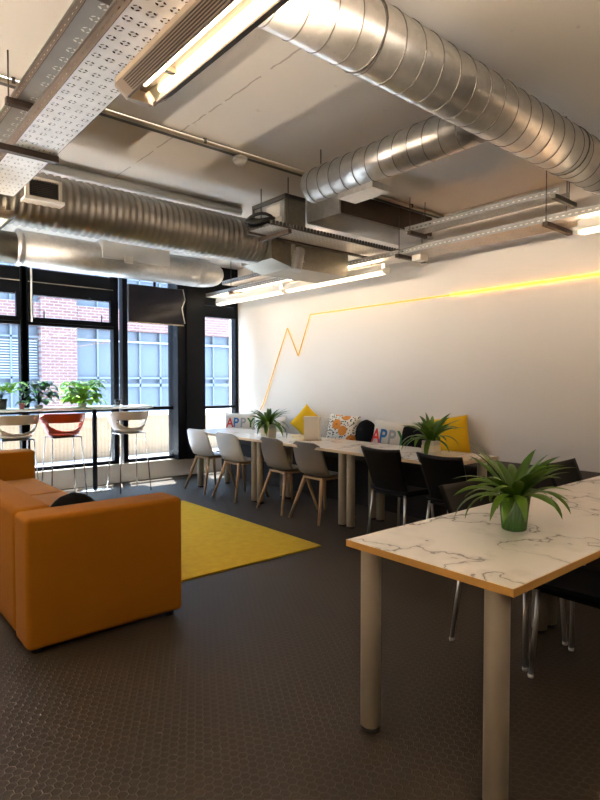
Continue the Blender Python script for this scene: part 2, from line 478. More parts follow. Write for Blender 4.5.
# stay arms and sash handles on the fanlights, thin pale trim line
for w, xs in ((w1, (.8, 1.5)), (w2, (2.19, 2.93))):
    for x in xs:
        part('stay_arm', tube(tube(B(), [(x, YW-.03, 2.18), (x, YW-.03, 2.30)], .008, 6), [(x, YW-.02, 2.19), (x+.05, YW+.02, 2.19)], .007, 6), M['black_frame'], w)
for w, x0, x1 in ((w1, .27, 1.915), (w2, 2.01, 3.10)):
    part('fanlight_sash', box(box(box(B(), (x0, YW-.035, 2.155), (x1, YW, 2.215)), (x0, YW-.03, 2.20), (x0+.05, YW+.02, 2.52)), (x1-.05, YW-.03, 2.20), (x1, YW+.02, 2.52)), M['black_frame'], w)
    part('drip_line', box(B(), (x0, YW-.014, 2.655), (x1, YW-.004, 2.664)), M['leg_grey'], w)
solo('blind_cord', tube(B(), [(2.035, YW-.06, 2.82), (2.035, YW-.06, 2.15)], .012, 8), M['white_plastic'],
     'thin white blind cord hanging beside the window post above the bar table', 'cord')

# ------------------------------------------------------------------ outside
struct('terrace_floor', box(B(), (-4, YW+.25, -.3), (12, 10.4, .02)), M['terrace'])
b = B(); box(b, (-4, 10.2, .02), (13, 10.4, .77)); o = solo('parapet_wall', b, M['parapet'], 'beige ribbed parapet wall along the terrace outside the windows', 'wall'); o['kind'] = 'structure'
solo('parapet_coping', box(B(), (-4, 10.16, .77), (13, 10.44, .83), .01), M['coping'], 'white coping capping the beige terrace parapet', 'coping')['kind'] = 'structure'
FY = 17.0
bl = thing('brick_building', 'pink brick office building with pale blue windows across the street', 'building', (6, FY, -4))
part('wall', box(B(), (-6, FY+.35, -4), (20, FY+1.2, 6.4)), M['far_panel'], bl, True, 'pale blue wall set back behind the piers')
for x0, x1 in ((-3.6, -2.6), (4.8, 5.8), (12.6, 13.6)):
    part('pier', box(B(), (x0, FY, -4), (x1, FY+.5, 6.5)), M['brick'], bl, True)
for z0, z1 in ((-1.6, -.7), (3.0, 3.66), (5.9, 6.45)):
    part('spandrel', box(B(), (-6, FY+.08, z0), (20, FY+.4, z1)), M['brick'], bl, True)
for zb, zt in ((-.7, 3.0), (3.66, 5.9)):
    for x0, x1 in ((-2.6, 4.8), (5.8, 12.6)):
        n = 5; wd = (x1-x0)/n
        for i in range(n):
            a = x0+i*wd
            f = B()
            box(f, (a, FY+.2, zb), (a+.06, FY+.36, zt)); box(f, (a+wd*.5-.02, FY+.2, zb), (a+wd*.5+.03, FY+.36, zt))
            for zz, hh in ((zb+.95, .05), (zb+1.95, .10)) if zb > 0 else ((zb+1.95, .10), (zb+2.2, .06), (zb+3.36, .05), (zb+.95, .05)):
                box(f, (a, FY+.2, zz), (a+wd, FY+.36, zz+hh))
            fr = part('window', f, M['far_frame'], bl, True)
            g = B(); box(g, (a+.03, FY+.28, zb), (a+wd, FY+.31, zb+1.95)); box(g, (a+.03, FY+.28, zb+2.2), (a+wd, FY+.31, min(zb+3.36, zt)))
            part('pane', g, M['far_glass'], fr, True)
            if x0 < 0 and zb < 0:
                bb = B()
                for k in range(14): box(bb, (a+.1, FY+.22, zb+2.28+k*.075), (a+wd-.05, FY+.25, zb+2.31+k*.075))
                part('blind', bb, M['far_white'], fr, True)
    if zb < 0: part('rail', box(B(), (5.8, FY+.15, zb+3.34), (12.6, FY+.2, zb+3.39)), M['far_white'], bl, True, 'white horizontal rail')

# ------------------------------------------------------------------ ceiling services
def helix_duct(name, label, axis, a, b, cy, cz, r, pitch, m, group=None):
    """spiral duct: a smooth tube with a helical lock seam, from a to b along the axis"""
    V = (lambda t, u, v: Vector((t, cy+u, cz+v))) if axis == 'X' else (lambda t, u, v: Vector((cy+u, t, cz+v)))
    root = thing(name, label, 'duct', V((a+b)/2, 0, -r), 0, group)
    bm = B(); tube(bm, [V(a, 0, 0), V(b, 0, 0)], r, 56)
    part('duct_shell', bm, m, root, True)
    sm = B(); n = int((b-a)/pitch); pts = []
    for k in range(n*28+1):
        th = 2*PI*k/28; pts.append(V(a+.01+(b-a-.02)*k/(n*28), (r+.001)*math.cos(th), (r+.001)*math.sin(th)))
    tube(sm, pts, .0036, 5)
    part('lock_seam', sm, M['seam'], root, True, 'dark spiral lock seam')
    return root
big = helix_duct('spiral_duct', 'large galvanised spiral duct crossing the upper right of the ceiling', 'X', 1.125, XR-.005, 1.82, 2.97, .155, .135, M['galv'])
for x in (1.9, 3.9):
    bm = B(); tube(bm, [(x, 1.82+.157*math.cos(t*PI/10), 2.97+.157*math.sin(t*PI/10)) for t in range(21)], .006, 6)
    tube(bm, [(x, 1.82, 3.12), (x, 1.82, 3.2)], .005, 6)
    part('hanger_band', bm, M['dark_steel'], big, True)
sm = helix_duct('branch_duct', 'shorter galvanised spiral duct branching off under the ceiling above the air unit', 'Y', 1.98, 3.50, 3.09, 2.985, .127, .125, M['galv'])
part('hanger_rod', tube(B(), [(3.0, 3.30, 3.09), (3.0, 3.30, 3.2)], .005, 6), M['dark_steel'], sm, True)

# corrugated flexible duct
fx = thing('flexible_duct', 'long corrugated foil duct under the ceiling above the window duct', 'duct', (1.6, 4.66, 2.59))
bm = B(); seg = 40; rings = []; n = 0; x = -.6
while x < 3.36:
    for ph in range(4):
        r = .2 + (.0, .010, .013, .003)[ph]
        xx = x + ph*.014
        rings.append([bm.verts.new((xx, 4.66+r*math.cos(2*PI*k/seg), 2.79+r*math.sin(2*PI*k/seg))) for k in range(seg)])
    x += .056
for a, c in zip(rings, rings[1:]):
    for k in range(seg):
        f = bm.faces.new((a[k], a[(k+1) % seg], c[(k+1) % seg], c[k])); f.smooth = True
bm.faces.new(rings[0]); bm.faces.new(rings[-1])
part('corrugated_hose', bm, M['foil'], fx, True)
# air grille on the duct
gr = thing('air_grille', 'white framed air grille with dark mesh on the corrugated duct', 'vent', (1.28, 4.42, 2.72))
g = B(); x0, x1, z0, z1, yf = 1.155, 1.405, 2.725, 2.885, 4.40
box(g, (x0, yf, z0), (x0+.022, yf+.05, z1)); box(g, (x1-.022, yf, z0), (x1, yf+.05, z1)); box(g, (x0, yf, z1-.018), (x1, yf+.05, z1)); box(g, (x0, yf, z0), (x1, yf+.05, z0+.02))
part('frame', g, M['lamp_white'], gr, True)
part('ledge', box(B(), (x0-.02, yf-.04, z0-.02), (x1+.005, yf+.09, z0)), M['white_paint'], gr, True)
part('back', box(B(), (x0+.02, yf+.04, z0+.015), (x1-.02, yf+.09, z1-.015)), M['rubber'], gr, True, 'black opening')
g = B()
for k in range(9): box(g, (x0+.022, yf+.012, z0+.024+k*.0135), (x1-.022, yf+.03, z0+.028+k*.0135))
for k in range(12): box(g, (x0+.03+k*.0175, yf+.012, z0+.02), (x0+.033+k*.0175, yf+.02, z1-.018))
part('mesh_screen', g, M['dark_steel'], gr, True)

# smooth duct along the windows
D2Y, D2Z, D2R = 6.58, 2.83, .185
sd = thing('window_duct', 'smooth galvanised duct running along the top of the windows', 'duct', (2.6, D2Y, D2Z-D2R))
pts = [(1.66, D2Y, D2Z), (3.75, D2Y, D2Z)]
bm = tube(B(), pts, D2R, 48)
part('duct_shell', bm, M['galv_soft'], sd, True)
bm = B(); pr_ = []
for k in range(9):
    t = k/8*PI/2; pr_.append(((3.75+.42*math.sin(t)), D2R*math.cos(t)**.6 if k < 8 else .02))
tube(bm, [(x, D2Y, D2Z) for x, r in pr_], [r for x, r in pr_], 48)
part('rounded_end', bm, M['galv_soft'], sd, True)
part('collar', tube(B(), [(-.3, D2Y, D2Z-.01), (1.62, D2Y, D2Z-.01)], D2R*.88, 40), M['galv_dark'], sd, True)
part('joint_ring', tube(B(), [(1.60, D2Y, D2Z), (1.625, D2Y, D2Z), (1.645, D2Y, D2Z), (1.67, D2Y, D2Z)], [D2R*.9, D2R*1.06, D2R*1.06, D2R], 40), M['galv'], sd, True)
bm = B(); box(bm, (2.47, D2Y-D2R-.03, D2Z-.02), (3.30, D2Y+.12, D2Z+D2R+.02), .004); 
part('sleeve_box', bm, M['sleeve'], sd, True)
part('damper_tab', box(B(), (2.72, D2Y-D2R-.05, D2Z-.05), (2.82, D2Y-D2R-.028, D2Z+.03), .004), M['white_plastic'], sd, True, 'small cream tab')

solo('overhead_pipe', tube(B(), [(-.5, 4.93, 3.158), (3.36, 4.93, 3.158)], .040, 20), M['white_paint'],
     'white painted pipe under the ceiling above the corrugated duct', 'pipe')
cd = thing('ceiling_conduit', 'thin grey conduit running across the ceiling past the smoke detector', 'conduit', (2, 3.715, 3.17))
part('tube', tube(B(), [(-2.4, 3.712, 3.176), (XR-.003, 3.712, 3.176)], .017, 10), M['leg_grey'], cd, True)
part('track', box(B(), (-2.4, 3.728, 3.165), (XR-.003, 3.768, 3.199)), M['dark_steel'], cd, True)
for x in (.9, 2.2, 3.5, 4.6): part('saddle', box(B(), (x, 3.693, 3.163), (x+.02, 3.737, 3.199)), M['dark_steel'], cd, True)
sdn = thing('smoke_detector', 'round white smoke detector under the ceiling conduit', 'smoke detector', (2.53, 3.72, 3.09))
part('base', lathe(B(), [(.055, .055), (.06, .05), (.06, .04)], 28), M['white_plastic'], sdn)
part('head', lathe(B(), [(.018, 0), (.035, .004), (.048, .02), (.052, .04)], 28), M['white_plastic'], sdn)
part('stem', lathe(B(), [(.02, .055), (.02, .076)], 12), M['white_plastic'], sdn)

# air unit box, plenum with a paper label
au = thing('air_unit', 'rectangular galvanised air unit under the ceiling behind the branch duct', 'air unit', (4.3, 4.0, 2.95))
part('casing', box(B(), (3.67, 3.79, 2.95), (5.05, 4.24, 3.17), .004), M['galv'], au, True)
part('side_panel', box(B(), (3.70, 3.775, 2.962), (5.04, 3.79, 3.16)), M['strut'], au, True, 'dark brown side panel')
part('flange', box(B(), (3.655, 3.77, 2.938), (5.06, 3.80, 2.952)), M['galv'], au, True)
for x in (3.9, 4.9): part('mounting_foot', box(B(), (x, 3.95, 3.165), (x+.05, 4.05, 3.1995)), M['dark_steel'], au, True)
part('top_duct', box(B(), (3.085, 2.84, 2.815), (3.28, 3.20, 2.865), .003), M['galv'], sm, True)
pl = thing('plenum_box', 'grey sheet metal plenum box with a paper label under the ceiling', 'plenum', (3.7, 4.4, 2.92))
part('casing', box(B(), (3.44, 4.28, 2.92), (3.66, 4.80, 3.16), .004), M['galv'], pl, True)
part('label_sheet', box(B(), (3.434, 4.36, 3.005), (3.441, 4.58, 3.13)), M['paper'], pl, True, 'pale paper label')
part('latch', box(B(), (3.431, 4.33, 2.94), (3.441, 4.42, 3.0)), M['paper'], pl, True)
fl = B(); box(fl, (3.42, 4.262, 2.915), (3.67, 4.28, 3.18)); part('flange', fl, M['galv_dark'], pl, True)
fl = B(); box(fl, (3.42, 4.79, 2.915), (3.67, 4.81, 3.18)); part('flange', fl, M['galv_dark'], pl, True)
fl = B(); box(fl, (3.42, 4.262, 3.16), (3.67, 4.81, 3.1995)); part('top_frame', fl, M['dark_steel'], pl, True)
tp = thing('transition_box', 'olive grey sheet metal transition at the end of the corrugated duct', 'duct', (3.8, 4.66, 2.5))
bm = B(); prism(bm, [(3.36, 2.60), (3.62, 2.54), (4.40, 2.54), (4.40, 2.90), (3.60, 2.915), (3.36, 2.915)], 'Y', 4.40, 4.92)
part('casing', bm, M['galv_dark'], tp, True)
bm = B(); pp = []; rr = []
for i in range(18):
    t = i/17; pp.append((3.66-.05*t, 4.335, 2.72-.22*t)); rr.append(.052+(.006 if i % 2 else 0))
tube(bm, pp, rr, 20)
part('spigot_hose', bm, M['foil'], tp, True, 'short corrugated foil hose')
bm = B(); box(bm, (3.60, 4.33, 2.60), (3.74, 4.42, 2.78)); part('spigot_collar', bm, M['galv_dark'], tp, True)

# cable trays
def tray(name, label, axis, x0, x1, y0, y1, zb, fl, m, group, rail='slot_pale'):
    r = thing(name, label, 'cable tray', ((x0+x1)/2, (y0+y1)/2, zb), 0, group)
    part('tray_base', box(B(), (x0, y0, zb), (x1, y1, zb+.003)), m, r, True)
    for a, c in (((x0-.002, y0), (x0+.001, y1)), ((x1-.001, y0), (x1+.002, y1))) if axis == 'Y' else (((x0, y0-.002), (x1, y0+.001)), ((x0, y1-.001), (x1, y1+.002))):
        bm = B(); h = fl/2
        box(bm, (*a, zb), (*c, zb+fl))
        o = mesh_obj('side_rail', bm, M[rail])
        off = Vector(((a[0]+c[0])/2, (a[1]+c[1])/2, zb+h))
        o.data.transform(Matrix.Translation(-off)); o.location = off - r.location; o.parent = r
    bm = B()
    if axis == 'Y':
        box(bm, (x0-.010, y0, zb+fl), (x0+.002, y1, zb+fl+.004)); box(bm, (x1-.002, y0, zb+fl), (x1+.010, y1, zb+fl+.004))
    else:
        box(bm, (x0, y0-.010, zb+fl), (x1, y0+.002, zb+fl+.004)); box(bm, (x0, y1-.002, zb+fl), (x1, y1+.010, zb+fl+.004))
    part('rail_lip', bm, M['galv_rail'], r, True)
    return r
GT = 'cable trays under the ceiling'
tA1 = tray('cable_tray', 'shade-toned punched cable tray at the upper left, the higher of two side by side', 'Y', .855, 1.10, -2.5, 4.30, 2.945, .05, M['perf_shaded'], GT, 'slot')
tA2 = tray('cable_tray', 'bright punched cable tray at the upper left, directly above the near lamp', 'Y', .818, 1.034, -2.5, 4.25, 2.666, .058, M['perf'], GT, 'slot')
tB = tray('cable_tray', 'long cable tray hung along the right wall above the wall lamps', 'Y', 4.45, 4.75, -2.0, 7.45, 2.674, .045, M['perf_fine'], GT)
tC = tray('cable_tray', 'short upper cable tray hung above the long one near the right wall', 'Y', 4.45, 4.64, 2.13, 3.66, 2.878, .046, M['perf_fine'], GT)
tD = tray('cable_tray', 'short cable tray above the lamps at the window end of the right wall', 'Y', 4.45, 4.66, 5.4, 7.0, 2.80, .045, M['perf_fine'], GT)
tE = tray('cable_tray', 'cable tray crossing below the air unit with bundled black cables', 'X', 3.00, 4.98, 3.95, 4.25, 2.76, .035, M['perf_fine'], GT)
# comb of rungs and the cable bundle lying on the crossing tray
bm = B(); box(bm, (3.0, 3.938, 2.762), (4.98, 3.943, 2.772))
for k in range(48): box(bm, (3.02+k*.04, 3.932, 2.765), (3.038+k*.04, 3.946, 2.802))
part('comb_edge', bm, M['dark_steel'], tE, True, 'dark toothed edge')
bm = B(); box(bm, (3.0, 4.262, 2.745), (4.98, 4.30, 2.77)); part('far_rail', bm, M['strut'], tE, True)
rnd = random.Random(3)
for k in range(6):
    y = 3.98+k*.042; bm = B()
    tube(bm, [(3.04+.36*j, y+rnd.uniform(-.012, .012), 2.773) for j in range(6)], .008, 6)
    solo('cable', bm, M['cable'], 'black cable lying along the crossing tray below the air unit', 'cable', 'cables on the crossing tray')
bm = B()
pts = [(3.30, 4.10, 2.80)]+[(3.02+.13*math.cos(t), 4.12+.10*math.sin(t), 2.835+.035*math.sin(t*1.3)) for t in [.3+i*PI/8 for i in range(30)]]
tube(bm, pts, .014, 8)
solo('cable_loop', bm, M['cable'], 'loop of thick black cable at the left end of the crossing tray', 'cable')

for k in range(6):
    solo('cable', tube(B(), [(.84+k*.034, y, 2.6865) for y in (-2.4, 0, 2, 4.2)], .0165, 8), M['cable'], 'added black cable darkening the holes of the bright upper left tray', 'cable', 'added dark cables in the bright tray')  # cables added only to make the tray holes look dark
# struts and rods holding the trays
def hanger(label, a, c, z, rods, group='tray hangers', m='strut', h=.035, w=.04):
    r = thing('tray_hanger', label, 'hanger', ((a[0]+c[0])/2, (a[1]+c[1])/2, z-h), 0, group)
    if abs(a[1]-c[1]) < .01: box_ = box(B(), (a[0], a[1]-w/2, z-h), (c[0], a[1]+w/2, z-.001))
    else: box_ = box(B(), (a[0]-w/2, a[1], z-h), (a[0]+w/2, c[1], z-.001))
    part('strut', box_, M[m], r, True)
    for x, y in rods: part('rod', tube(B(), [(x, y, z-h-.01), (x, y, ZC)], .0045, 6), M['dark_steel'], r, True)
    return r
hanger('brown strut under the higher upper left tray', (.80, 3.42), (1.16, 3.42), 2.945, [(.815, 3.42), (1.145, 3.42)])
hanger('brown strut under the bright upper left tray', (.70, 3.36), (1.05, 3.36), 2.666, [(.72, 3.36)])
hanger('brown strut under the shade-toned tray nearest the camera', (.80, 2.25), (1.14, 2.25), 2.945, [(.815, 2.25), (1.13, 2.25)])
hanger('strut holding the near end of both right wall trays', (4.42, 2.22), (4.86, 2.22), 2.674, [(4.436, 2.22), (4.79, 2.22)])
hanger('metal bracket sticking out at the near end of the short upper tray', (4.42, 2.16), (4.80, 2.16), 2.878, [(4.70, 2.16)], m='galv_dark')
hanger('strut under the middle of the long right wall tray', (4.40, 3.72), (4.84, 3.72), 2.674, [(4.436, 3.72), (4.80, 3.72)])
hanger('strut under the long tray by the end of the short window tray', (4.40, 5.35), (4.84, 5.35), 2.674, [(4.436, 5.35), (4.80, 5.35)])
hanger('strut under the long tray at its window end', (4.40, 6.75), (4.84, 6.75), 2.674, [(4.436, 6.75), (4.80, 6.75)])
hanger('strut under the left end of the crossing tray', (3.18, 3.90), (3.18, 4.34), 2.745, [(3.18, 3.925), (3.18, 4.325)])
hanger('small strut at the far end of the short upper right wall tray', (4.415, 3.58), (4.68, 3.58), 2.877, [(4.428, 3.58), (4.664, 3.58)])
jb = solo('junction_box', box(B(), (4.56, 3.55, 2.612), (4.68, 3.66, 2.672), .006), M['lamp_white'], 'small pale junction box under the long tray below the end of the short upper tray', 'junction box')

# lamps
def near_lamp(label, x, y0, y1, z, tm='tube', um='tube_up', top=2.667):
    r = thing('linear_lamp', label, 'lamp', (x, (y0+y1)/2, z), 0, 'louvred linear lamps')
    w, h = .105, .058
    for s in (-1, 1):
        bm = B()
        poly = [(x+s*.052, z), (x+s*w, z+.036), (x+s*w, z+h), (x+s*(w-.012), z+h), (x+s*(w-.012), z+.042), (x+s*.052, z+.012)]
        prism(bm, poly, 'Y', y0, y1)
        part('side_wing', bm, M['lamp_body'], r, True)
        bm = B()
        for k in range(6):
            t = .18+k*.13
            cx, cz = x+s*(.052+t*(w-.052)), z+t*.036
            ny, nz = s*.72, -.69
            box(bm, (cx-.0018+ny*.001, y0+.06, cz-.0022), (cx+.0018+ny*.001, y1-.06, cz+.0006))
        part('louvre_slots', bm, M['strut'], r, True, 'dark louvre lines')
        bm = B(); prism(bm, [(x+s*.050, z-.002), (x+s*.056, z-.002), (x+s*.056, z+.012), (x+s*.050, z+.012)], 'Y', y0, y1)
        part('rim', bm, M['strut'], r, True)
        bm = B(); prism(bm, [(x+s*.050, z+.004), (x+s*.052, z+.008), (x+s*.016, z+.046), (x+s*.013, z+.044)], 'Y', y0+.03, y1-.03)
        part('reflector', bm, M['reflector'], r, True)
        part('tube', tube(B(), [(x+s*.031, y0+.10, z+.016), (x+s*.031, y1-.10, z+.016)], .008, 10), M[tm], r, True, 'glowing tube')
        if s < 0 and um == 'tube_up': continue
        part('light_shield', box(B(), (x+s*.040-.003, y0+.06, z+h-.01), (x+s*.040+.003, y1-.06, z+.10)), M['lamp_body'], r, True)  # added plate, keeps the upward light off the tray above
        part('uplight_tube', tube(B(), [(x+s*.055, y0+.10, z+.062), (x+s*.055, y1-.10, z+.062)], .008, 10), M[um], r, True, 'glowing tube facing the ceiling')
    part('spine', box(B(), (x-.013, y0+.02, z+.03), (x+.013, y1-.02, z+.058)), M['lamp_body'], r, True)
    for ye, d in ((y1, 1), (y0, -1)):
        bm = B()
        n = 9; vs0 = []; 
        outl = [(-w, z+.036), (-.052, z), (.052, z), (w, z+.036), (w, z+h), (-w, z+h)]
        for k in range(5):
            t = k/4; sc = math.cos(t*PI/2*.92); yy = ye+d*.055*math.sin(t*PI/2)
            vs0.append([bm.verts.new((x+px*sc, yy, z+.03+(pz-z-.03)*sc)) for px, pz in outl])
        for a, c in zip(vs0, vs0[1:]):
            for k in range(6): bm.faces.new((a[k], a[(k+1) % 6], c[(k+1) % 6], c[k]))
        bm.faces.new(vs0[-1]); bm.faces.new(vs0[0])
        part('end_cap', bm, M['lamp_body'], r, True)
    for y in (y0+.25, y1-.25):
        part('clip', box(B(), (x-.02, y, z+.012), (x+.02, y+.02, z+.05)), M['leg_grey'], r, True)
        part('wire', tube(B(), [(x, y, z+.07), (x, y, top)], .003, 5), M['dark_steel'], r, True)
    return r
near_lamp('beige louvred linear lamp nearest the camera, lit, at the top left', .985, .60, 2.13, 2.50)
near_lamp('beige linear lamp under the corrugated duct at the left edge', .92, 4.12, 5.55, 2.47, 'tube', 'tube')
near_lamp('added fill lamp behind the camera on the line of the nearest lamp', .935, -1.4, .1, 2.50, 'tube_fill', 'tube_fill_up')  # unseen lamp added to brighten the room
for lx, ly, lb in ((-1.2, -1.6, 'added fill lamp out of view on the left, behind the camera'), (-1.2, .9, 'added fill lamp out of view on the left, level with the camera'), (-1.2, 3.4, 'added fill lamp out of view on the left, level with the sofa'), (-1.2, 5.6, 'added fill lamp out of view on the left, nearest the windows')):
    near_lamp(lb, lx, ly, ly+1.5, 2.12, 'tube_fill', 'tube_fill_up_strong' if lx < 0 and ly > 2 else 'tube_fill_up', ZC)  # unseen lamps added on the left to brighten ceiling and room

def wall_lamp(label, x, y0, y1, z):
    r = thing('wall_side_lamp', label, 'lamp', (x, (y0+y1)/2, z), 0, 'slim lamps along the right wall')
    bm = B(); prism(bm, [(x-.05, z+.018), (x-.05, z+.05), (x+.05, z+.05), (x+.05, z+.018)], 'Y', y0, y1)
    part('housing', bm, M['lamp_white'], r, True)
    bm = B(); prism(bm, [(x-.036, z+.017), (x-.030, z-.006), (x-.018, z-.014), (x+.018, z-.014), (x+.030, z-.006), (x+.036, z+.017)], 'Y', y0+.02, y1-.02)
    part('diffuser', bm, M['tube_wall'], r, True, 'glowing white diffuser')
    part('uplight_tube', tube(B(), [(x-.03, y0+.03, z+.062), (x-.03, y1-.03, z+.062)], .009, 8), M['tube_wall_up'], r, True, 'glowing tube facing up')
    part('lip', box(B(), (x-.052, y0, z+.045), (x-.048, y1, z+.088)), M['lamp_white'], r, True)  # added lip, hides the upward tube from view
    part('light_shield', box(B(), (x-.012, y0, z+.05), (x-.006, y1, z+.10)), M['lamp_white'], r, True)  # added plate, turns the upward light from the wall to the ceiling
    for ye, d in ((y0, -1), (y1, 1)):
        bm = B(); vs0 = []; outl = [(-.05, .018), (-.034, -.012), (.034, -.012), (.05, .018), (.05, .05), (-.05, .05)]
        for k in range(5):
            t = k/4; sc = math.cos(t*PI/2*.9); yy = ye+d*.05*math.sin(t*PI/2)
            vs0.append([bm.verts.new((x+px*sc, yy, z+.02+(pz-.02)*sc)) for px, pz in outl])
        for a, c in zip(vs0, vs0[1:]):
            for k in range(6): bm.faces.new((a[k], a[(k+1) % 6], c[(k+1) % 6], c[k]))
        bm.faces.new(vs0[-1]); bm.faces.new(vs0[0])
        part('end_cap', bm, M['lamp_white'], r, True)
    for y in (y0+.2, y1-.2): part('wire', tube(B(), [(x, y, z+.05), (x, y, 2.675)], .003, 5), M['dark_steel'], r, True)
    return r
wall_lamp('slim linear lamp under the long tray at the window end', 4.55, 5.72, 7.25, 2.545)
wall_lamp('slim linear lamp under the long tray above the grey chairs', 4.55, 4.0, 5.62, 2.545)
wall_lamp('slim linear lamp under the long tray at the right edge of the photo', 4.55, .4, 2.0, 2.56)
wall_lamp('added slim fill lamp under the long tray behind the camera', 4.55, -1.6, .0, 2.56)  # unseen lamp added as fill

# hung screen
tv = thing('hung_screen', 'dark flat screen hung in front of the top of the window beside the black post', 'screen', (3.42, 7.0, 2.17))
part('panel', box(B(), (3.03, 6.98, 2.17), (3.815, 7.02, 2.66), .004), M['screen_frame'], tv, True)
part('display', box(B(), (3.04, 6.974, 2.185), (3.805, 6.982, 2.65)), M['screen'], tv, True)
part('bottom_bezel', box(B(), (3.03, 6.97, 2.165), (3.815, 6.985, 2.18)), M['leg_grey'], tv, True)
part('mount_pole', tube(B(), [(3.42, 7.04, 2.4), (3.42, 7.04, ZC)], .018, 10), M['black_frame'], tv, True)
part('power_lead', tube(B(), [(3.80, 6.965, 2.66), (3.83, 6.96, 2.52), (3.78, 6.96, 2.40), (3.81, 6.96, 2.26), (3.83, 6.965, 2.20)], .006, 6), M['lamp_white'], tv, True, 'pale trailing lead')

# amber light strip on the wall
led = thing('light_strip', 'amber light strip zigzagging across the right wall', 'light strip', (XR-.02, 4, 1.05))
XS = XR-.0115
zz = [(7.02, .98), (6.94, 1.07), (6.361, 2.177), (6.116, 1.767), (5.861, 2.322)]
bm = B()
for (ya, za), (yb, zb) in zip(zz, zz[1:]): tube(bm, [(XS, ya, za), (XS, yb, zb)], .0085, 8)
part('zigzag_strip', bm, M['led_dim'], led, True)
part('level_strip', tube(B(), [(XS, 5.861, 2.322), (XS, 3.6, 2.328)], .009, 8), M['led'], led, True)
part('level_strip', tube(B(), [(XS, 3.6, 2.328), (XS, -1.5, 2.335)], .011, 8), M['led_near'], led, True)

# ------------------------------------------------------------------ furniture
def make_table(label, group, W, inset, edge, L=1.5):
    """1.5 by 0.76 m table, length along local X"""
    r = thing('meeting_table', label, 'table', (0, 0, 0), 0, group)
    H = .762
    part('tabletop', box(B(), (-L/2+.003, -W/2+.003, H-.026), (L/2-.003, W/2-.003, H)), M['marble'], r)
    b = B()
    box(b, (-L/2, -W/2, H-.027), (L/2, -W/2+.003, H-.001)); box(b, (-L/2, W/2-.003, H-.027), (L/2, W/2, H-.001))
    box(b, (-L/2, -W/2, H-.027), (-L/2+.003, W/2, H-.001)); box(b, (L/2-.003, -W/2, H-.027), (L/2, W/2, H-.001))
    part('edging', b, M[edge], r, label='wooden edging')
    for sx in (-1, 1):
        for sy in (-1, 1):
            b = B(); lathe(b, [(.038, .018), (.041, .021), (.041, H-.032), (.039, H-.027)], 28, (sx*(L/2-.055), sy*(W/2-inset), 0))
            lg = part('leg', b, M['leg_grey'], r)
            part('foot', lathe(B(), [(.038, 0), (.038, .018)], 20, (sx*(L/2-.055), sy*(W/2-inset), 0)), M['rubber'], lg, label='black levelling foot')
    return r
G1, G2 = 'marble tables in the foreground', 'marble tables in the row along the wall'
NX, NY = 1.62, 1.262
t0 = make_table('white marble table in the foreground with the green potted plant', G1, .73, .087, 'edge_wood')
t0.location = (NX+.75, NY, 0)
dup(t0, (NX+2.251, NY, 0), 0, 'white marble table end behind the foreground table at the right edge', G1)
FX = 4.08
for yc, ln, lb in ((6.015, 1.35, 'marble table at the window end of the wall row, behind the white chairs'), (4.61, 1.46, 'middle marble table of the wall row, behind the grey chairs'), (3.25, 1.255, 'marble table of the wall row behind the two black chairs')):
    tw = make_table(lb, G2, .755, .165, 'edge_pale', ln)
    tw.location = (FX, yc, 0); tw.rotation_euler = (0, 0, PI/2)

# shell chairs, facing +X
def shell_fn(width=1.0):
    path = [(.225, .425), (.21, .445), (.15, .455), (.05, .452), (-.05, .447), (-.12, .448), (-.175, .468), (-.208, .515), (-.222, .58), (-.232, .65), (-.242, .72), (-.252, .775), (-.256, .80)]
    half = [.165, .195, .21, .22, .226, .232, .237, .238, .236, .232, .224, .203, .14]
    rise = [0, .004, .01, .018, .03, .045, .06, .065, .05, .04, .03, .02, .008]
    n = len(path)
    def fn(u, v):
        t = v*(n-1); i = min(int(t), n-2); f = t-i
        lerp = lambda a: a[i]*(1-f)+a[i+1]*f
        px = path[i][0]*(1-f)+path[i+1][0]*f; pz = path[i][1]*(1-f)+path[i+1][1]*f
        h = lerp(half); k = lerp(rise); s = (u-.5)*2
        up = max(0, min(1, (6.5-t)/3)); e = abs(s)**2.4
        return Vector((px + (1-up)*k*1.1*e + up*.0, s*h, pz + up*k*e))
    return fn
def make_shell_chair(label, m, group):
    r = thing('shell_chair', label, 'chair', (0, 0, 0), 0, group)
    b = B(); gridsurf(b, 19, 37, shell_fn())
    o = part('shell', b, m, r)
    md = o.modifiers.new('thick', 'SOLIDIFY'); md.thickness = .011; md.offset = 0
    b = B(); box(b, (-.15, -.15, .415), (.15, .15, .438), .006)
    part('seat_frame', b, M['leg_wood'], r)
    for sx, sy in ((1, 1), (1, -1), (-1, 1), (-1, -1)):
        top = Vector((sx*.13, sy*.13, .425)); ft = Vector((sx*.235 if sx > 0 else -.26, sy*.23, 0))
        b = B(); tube(b, [top+Vector((0, 0, .01)), top.lerp(ft, .35), ft], [.021, .019, .0125], 12)
        part('leg', b, M['leg_wood'], r)
    return r
GC = 'shell chairs along the wall table row'
sc = make_shell_chair('white shell chair on wooden legs nearest the windows', M['white_shell'], GC)
sc.location = (3.90, 6.42, 0); sc.rotation_euler = (0, 0, math.radians(4))
dup(sc, (3.91, 5.74, 0), math.radians(3), 'second white shell chair, right of the one nearest the windows')
sg = make_shell_chair('grey shell chair on wooden legs beside the white chairs', M['grey_shell'], GC)
sg.location = (3.935, 4.86, 0); sg.rotation_euler = (0, 0, math.radians(-2))
dup(sg, (3.945, 4.30, 0), math.radians(-1), 'grey shell chair on wooden legs, the one nearer the black chairs')

